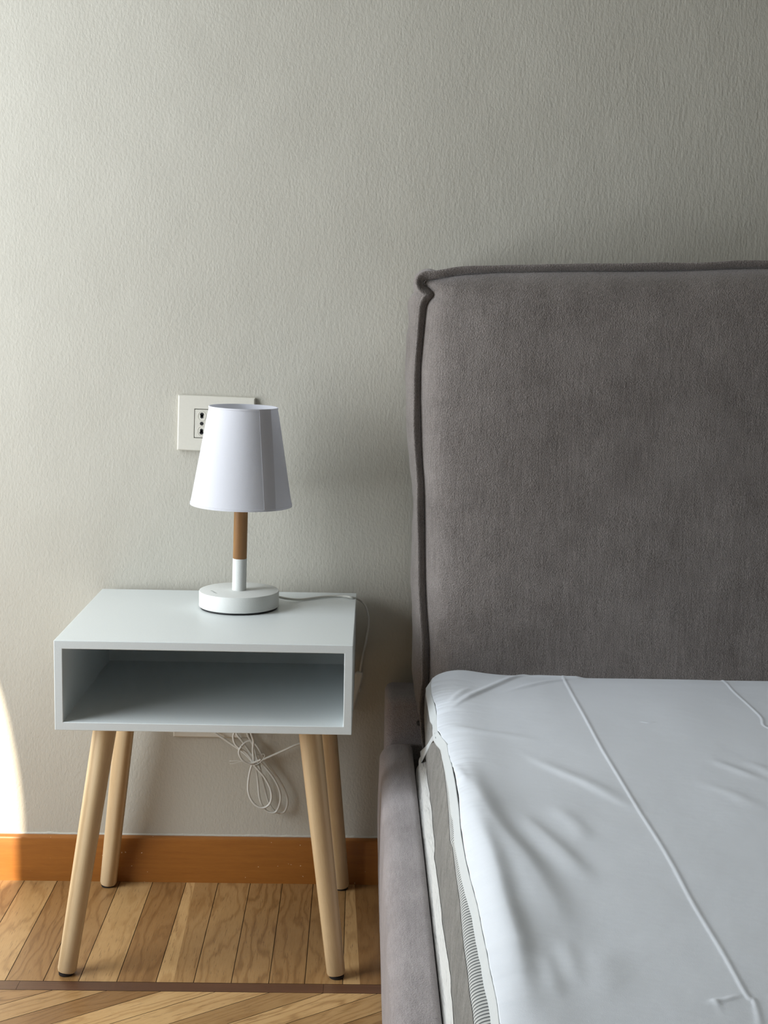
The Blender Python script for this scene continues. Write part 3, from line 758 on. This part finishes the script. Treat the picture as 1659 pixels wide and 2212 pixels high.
# denser near the visible left part
us = np.r_[np.linspace(0, .335, 600), np.linspace(.335, 1, 61)[1:]]
ysh = np.r_[np.linspace(2.072, 1.05, 760), np.linspace(1.05, YFR, 91)[1:]]
xl_ = fi(ysh)
tc = np.clip((ysh-(2.072-.035))/.035, 0, 1); xl_ = xl_+.030*(1-np.sqrt(np.maximum(0, 1-tc**2)))
X = xl_[None, :]+us[:, None]*(1.80-xl_[None, :]); Y = np.repeat(ysh[None, :], nus, 0)
Zs = np.full(X.shape, MZ)
eL = X-xl_[None, :]
Zs += -.006*np.exp(-eL/.012) + .003*np.exp(-((eL-.03)/.03)**2)
Zs += .005*np.exp(-((Y-2.06)/.04)**2)*np.exp(-((X-.15)/.05)**2)
Zs -= .05*np.clip((Y-2.052)/.02, 0, 1)**2.5+.004*wsmooth(2.0, 2.06, Y)
Zs += .003*vnoise(X*9, Y*6, 201, 2)
hx0, hx1 = at(1110, 1450, 2, MZ).x, at(1262, 1450, 2, MZ).x      # slack fold along the head end
Zs += .0045*wsmooth(hx0, hx0+.04, X)*(1-wsmooth(hx1-.018, hx1, X))*np.exp(-((Y-2.062)/.016)**2)
for pts, amp_, wd, asym, *tpr in (
    ([(1213, 1452), (1225, 1480), (1262, 1548), (1300, 1618), (1340, 1685), (1376, 1745), (1437, 1845), (1500, 1960), (1560, 2060), (1612, 2152), (1628, 2165), (1640, 2212), (1650, 2290)], .0009, .0023, .25, .03),
    ([(1545, 1457), (1562, 1466), (1582, 1492), (1620, 1528), (1644, 1552), (1649, 1568), (1665, 1578), (1700, 1600)], .0008, .0022, .3, .05),
    ([(985, 1600), (1000, 1660), (1035, 1745), (1075, 1805), (1130, 1865), (1180, 1940), (1215, 2010), (1240, 2080)], .0085, .023, -.25),
    ([(1000, 1715), (1030, 1800), (1060, 1870), (1085, 1960), (1110, 2040), (1125, 2120), (1140, 2250)], .008, .016, -.2),
    ([(1100, 1740), (1150, 1790), (1215, 1850), (1290, 1930)], .004, .016, -.2),
    ([(954, 1547), (1022, 1506), (1086, 1476), (1124, 1459), (1190, 1451), (1240, 1451)], .0032, .006, .3),
    ([(960, 1530), (1000, 1500), (1030, 1485)], .002, .006, 0),
    ([(1070, 1502), (1140, 1484), (1215, 1468), (1290, 1460)], .002, .006, .2),
    ([(1120, 1622), (1160, 1642), (1210, 1668), (1283, 1701), (1357, 1741), (1400, 1765)], .0022, .011, .2),
    ([(1190, 1735), (1215, 1760), (1247, 1790), (1270, 1830)], .0018, .012, 0),
    ([(1520, 1635), (1560, 1652), (1610, 1672), (1670, 1697)], .0015, .009, 0),
    ([(1490, 1680), (1530, 1697), (1590, 1720), (1659, 1760)], .001, .010, 0),
    ([(1600, 1640), (1659, 1668), (1700, 1690)], .001, .009, 0),
    ([(1215, 2020), (1232, 2080), (1250, 2150)], .0018, .010, 0),
    ([(1170, 2050), (1190, 2110), (1205, 2180)], .0014, .009, 0),
    ([(1290, 2030), (1300, 2100), (1312, 2180)], .0016, .018, 0),
    ([(1520, 2172), (1545, 2166), (1565, 2163), (1585, 2157), (1615, 2150)], .0008, .003, 0),
    ([(1540, 2158), (1550, 2172), (1558, 2180)], .0009, .003, 0),
    ([(1380, 1558), (1400, 1562), (1420, 1560)], .0008, .002, 0),
    ([(950, 1560), (1000, 1580), (1100, 1590), (1180, 1600)], .0018, .01, 0),
    ([(975, 1640), (1000, 1690), (1010, 1720)], .002, .006, 0)):
    Zs += ridge(X, Y, pts, amp_, wd, asym, *(tpr or [.4]))
# little puckers where the hem gathers the cloth
Zs += .0018*np.exp(-eL/.022)*vnoise(Y*75+X*10, eL*14, 301, 2)*2
P = np.stack([X, Y, Zs], -1)
grid_obj('sheet_top', P-SO, M['sheet'], sheet, flip=False, thick=.0008)
# hem ribbon with its stitched ridge
xin = np.interp(ym, ysh[::-1], xl_[::-1]); xout = np.minimum(xo, xin-.006)
tcm = np.clip((ym-(2.064-.035))/.035, 0, 1); xout = xout+.034*(1-np.sqrt(np.maximum(0, 1-tcm**2))); xout = np.minimum(xout, xin-.002)
zin = MZ-.006+.0; n_ = 10; cols = []
wv = .0012*vnoise(ym*60, ym*0, 401, 2)
for k in range(n_+1):
    t = k/n_; x = (xin+.001)*(1-t)+xout*t; z = zin-.0005-(.011*t**1.6)+.0022*math.exp(-((t-.22)/.12)**2)-.0012*math.exp(-((t-0)/.06)**2)
    cols.append((x, z+wv*(t)))
P = np.stack([np.stack([x, ym, z], -1) for x, z in cols], 1)
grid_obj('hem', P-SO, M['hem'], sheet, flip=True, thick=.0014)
# elastic strap crossing the mattress side
from mathutils.bvhtree import BVHTree
vs_, fs_ = [], []
for o_, off_ in [(o_, MO) for o_ in mat_.children if 'border' in o_.name]+[(o_, SO) for o_ in sheet.children]:
    k0 = len(vs_); vs_ += [v.co+Vector(off_) for v in o_.data.vertices]; fs_ += [[i+k0 for i in p.vertices] for p in o_.data.polygons]
tree = BVHTree.FromPolygons(vs_, fs_)
def st(px, py, z):           # a point of the strap, held just off the mattress side or hem
    p = at(820+px/3.95, 1380+py/3.95, 2, z); o_ = Vector((0, 0, CZ)); d_ = (p-o_).normalized()
    h = tree.ray_cast(o_, d_)[0]
    return (h if h is not None else p)-d_*.004
L0 = smooth_path([st(468, 800, .392), st(436, 850, .372), st(403, 905, .300), st(345, 962, .272)], 4)
L1 = smooth_path([st(474, 846, .392), st(440, 893, .372), st(408, 955, .300), st(352, 1060, .272)], 4)
P = np.zeros((13, 5, 3))
for i in range(13):
    for j in range(5): P[i, j] = L0[i].lerp(L1[i], j/4)
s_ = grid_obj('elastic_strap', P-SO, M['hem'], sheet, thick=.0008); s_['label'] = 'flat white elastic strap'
print('built')
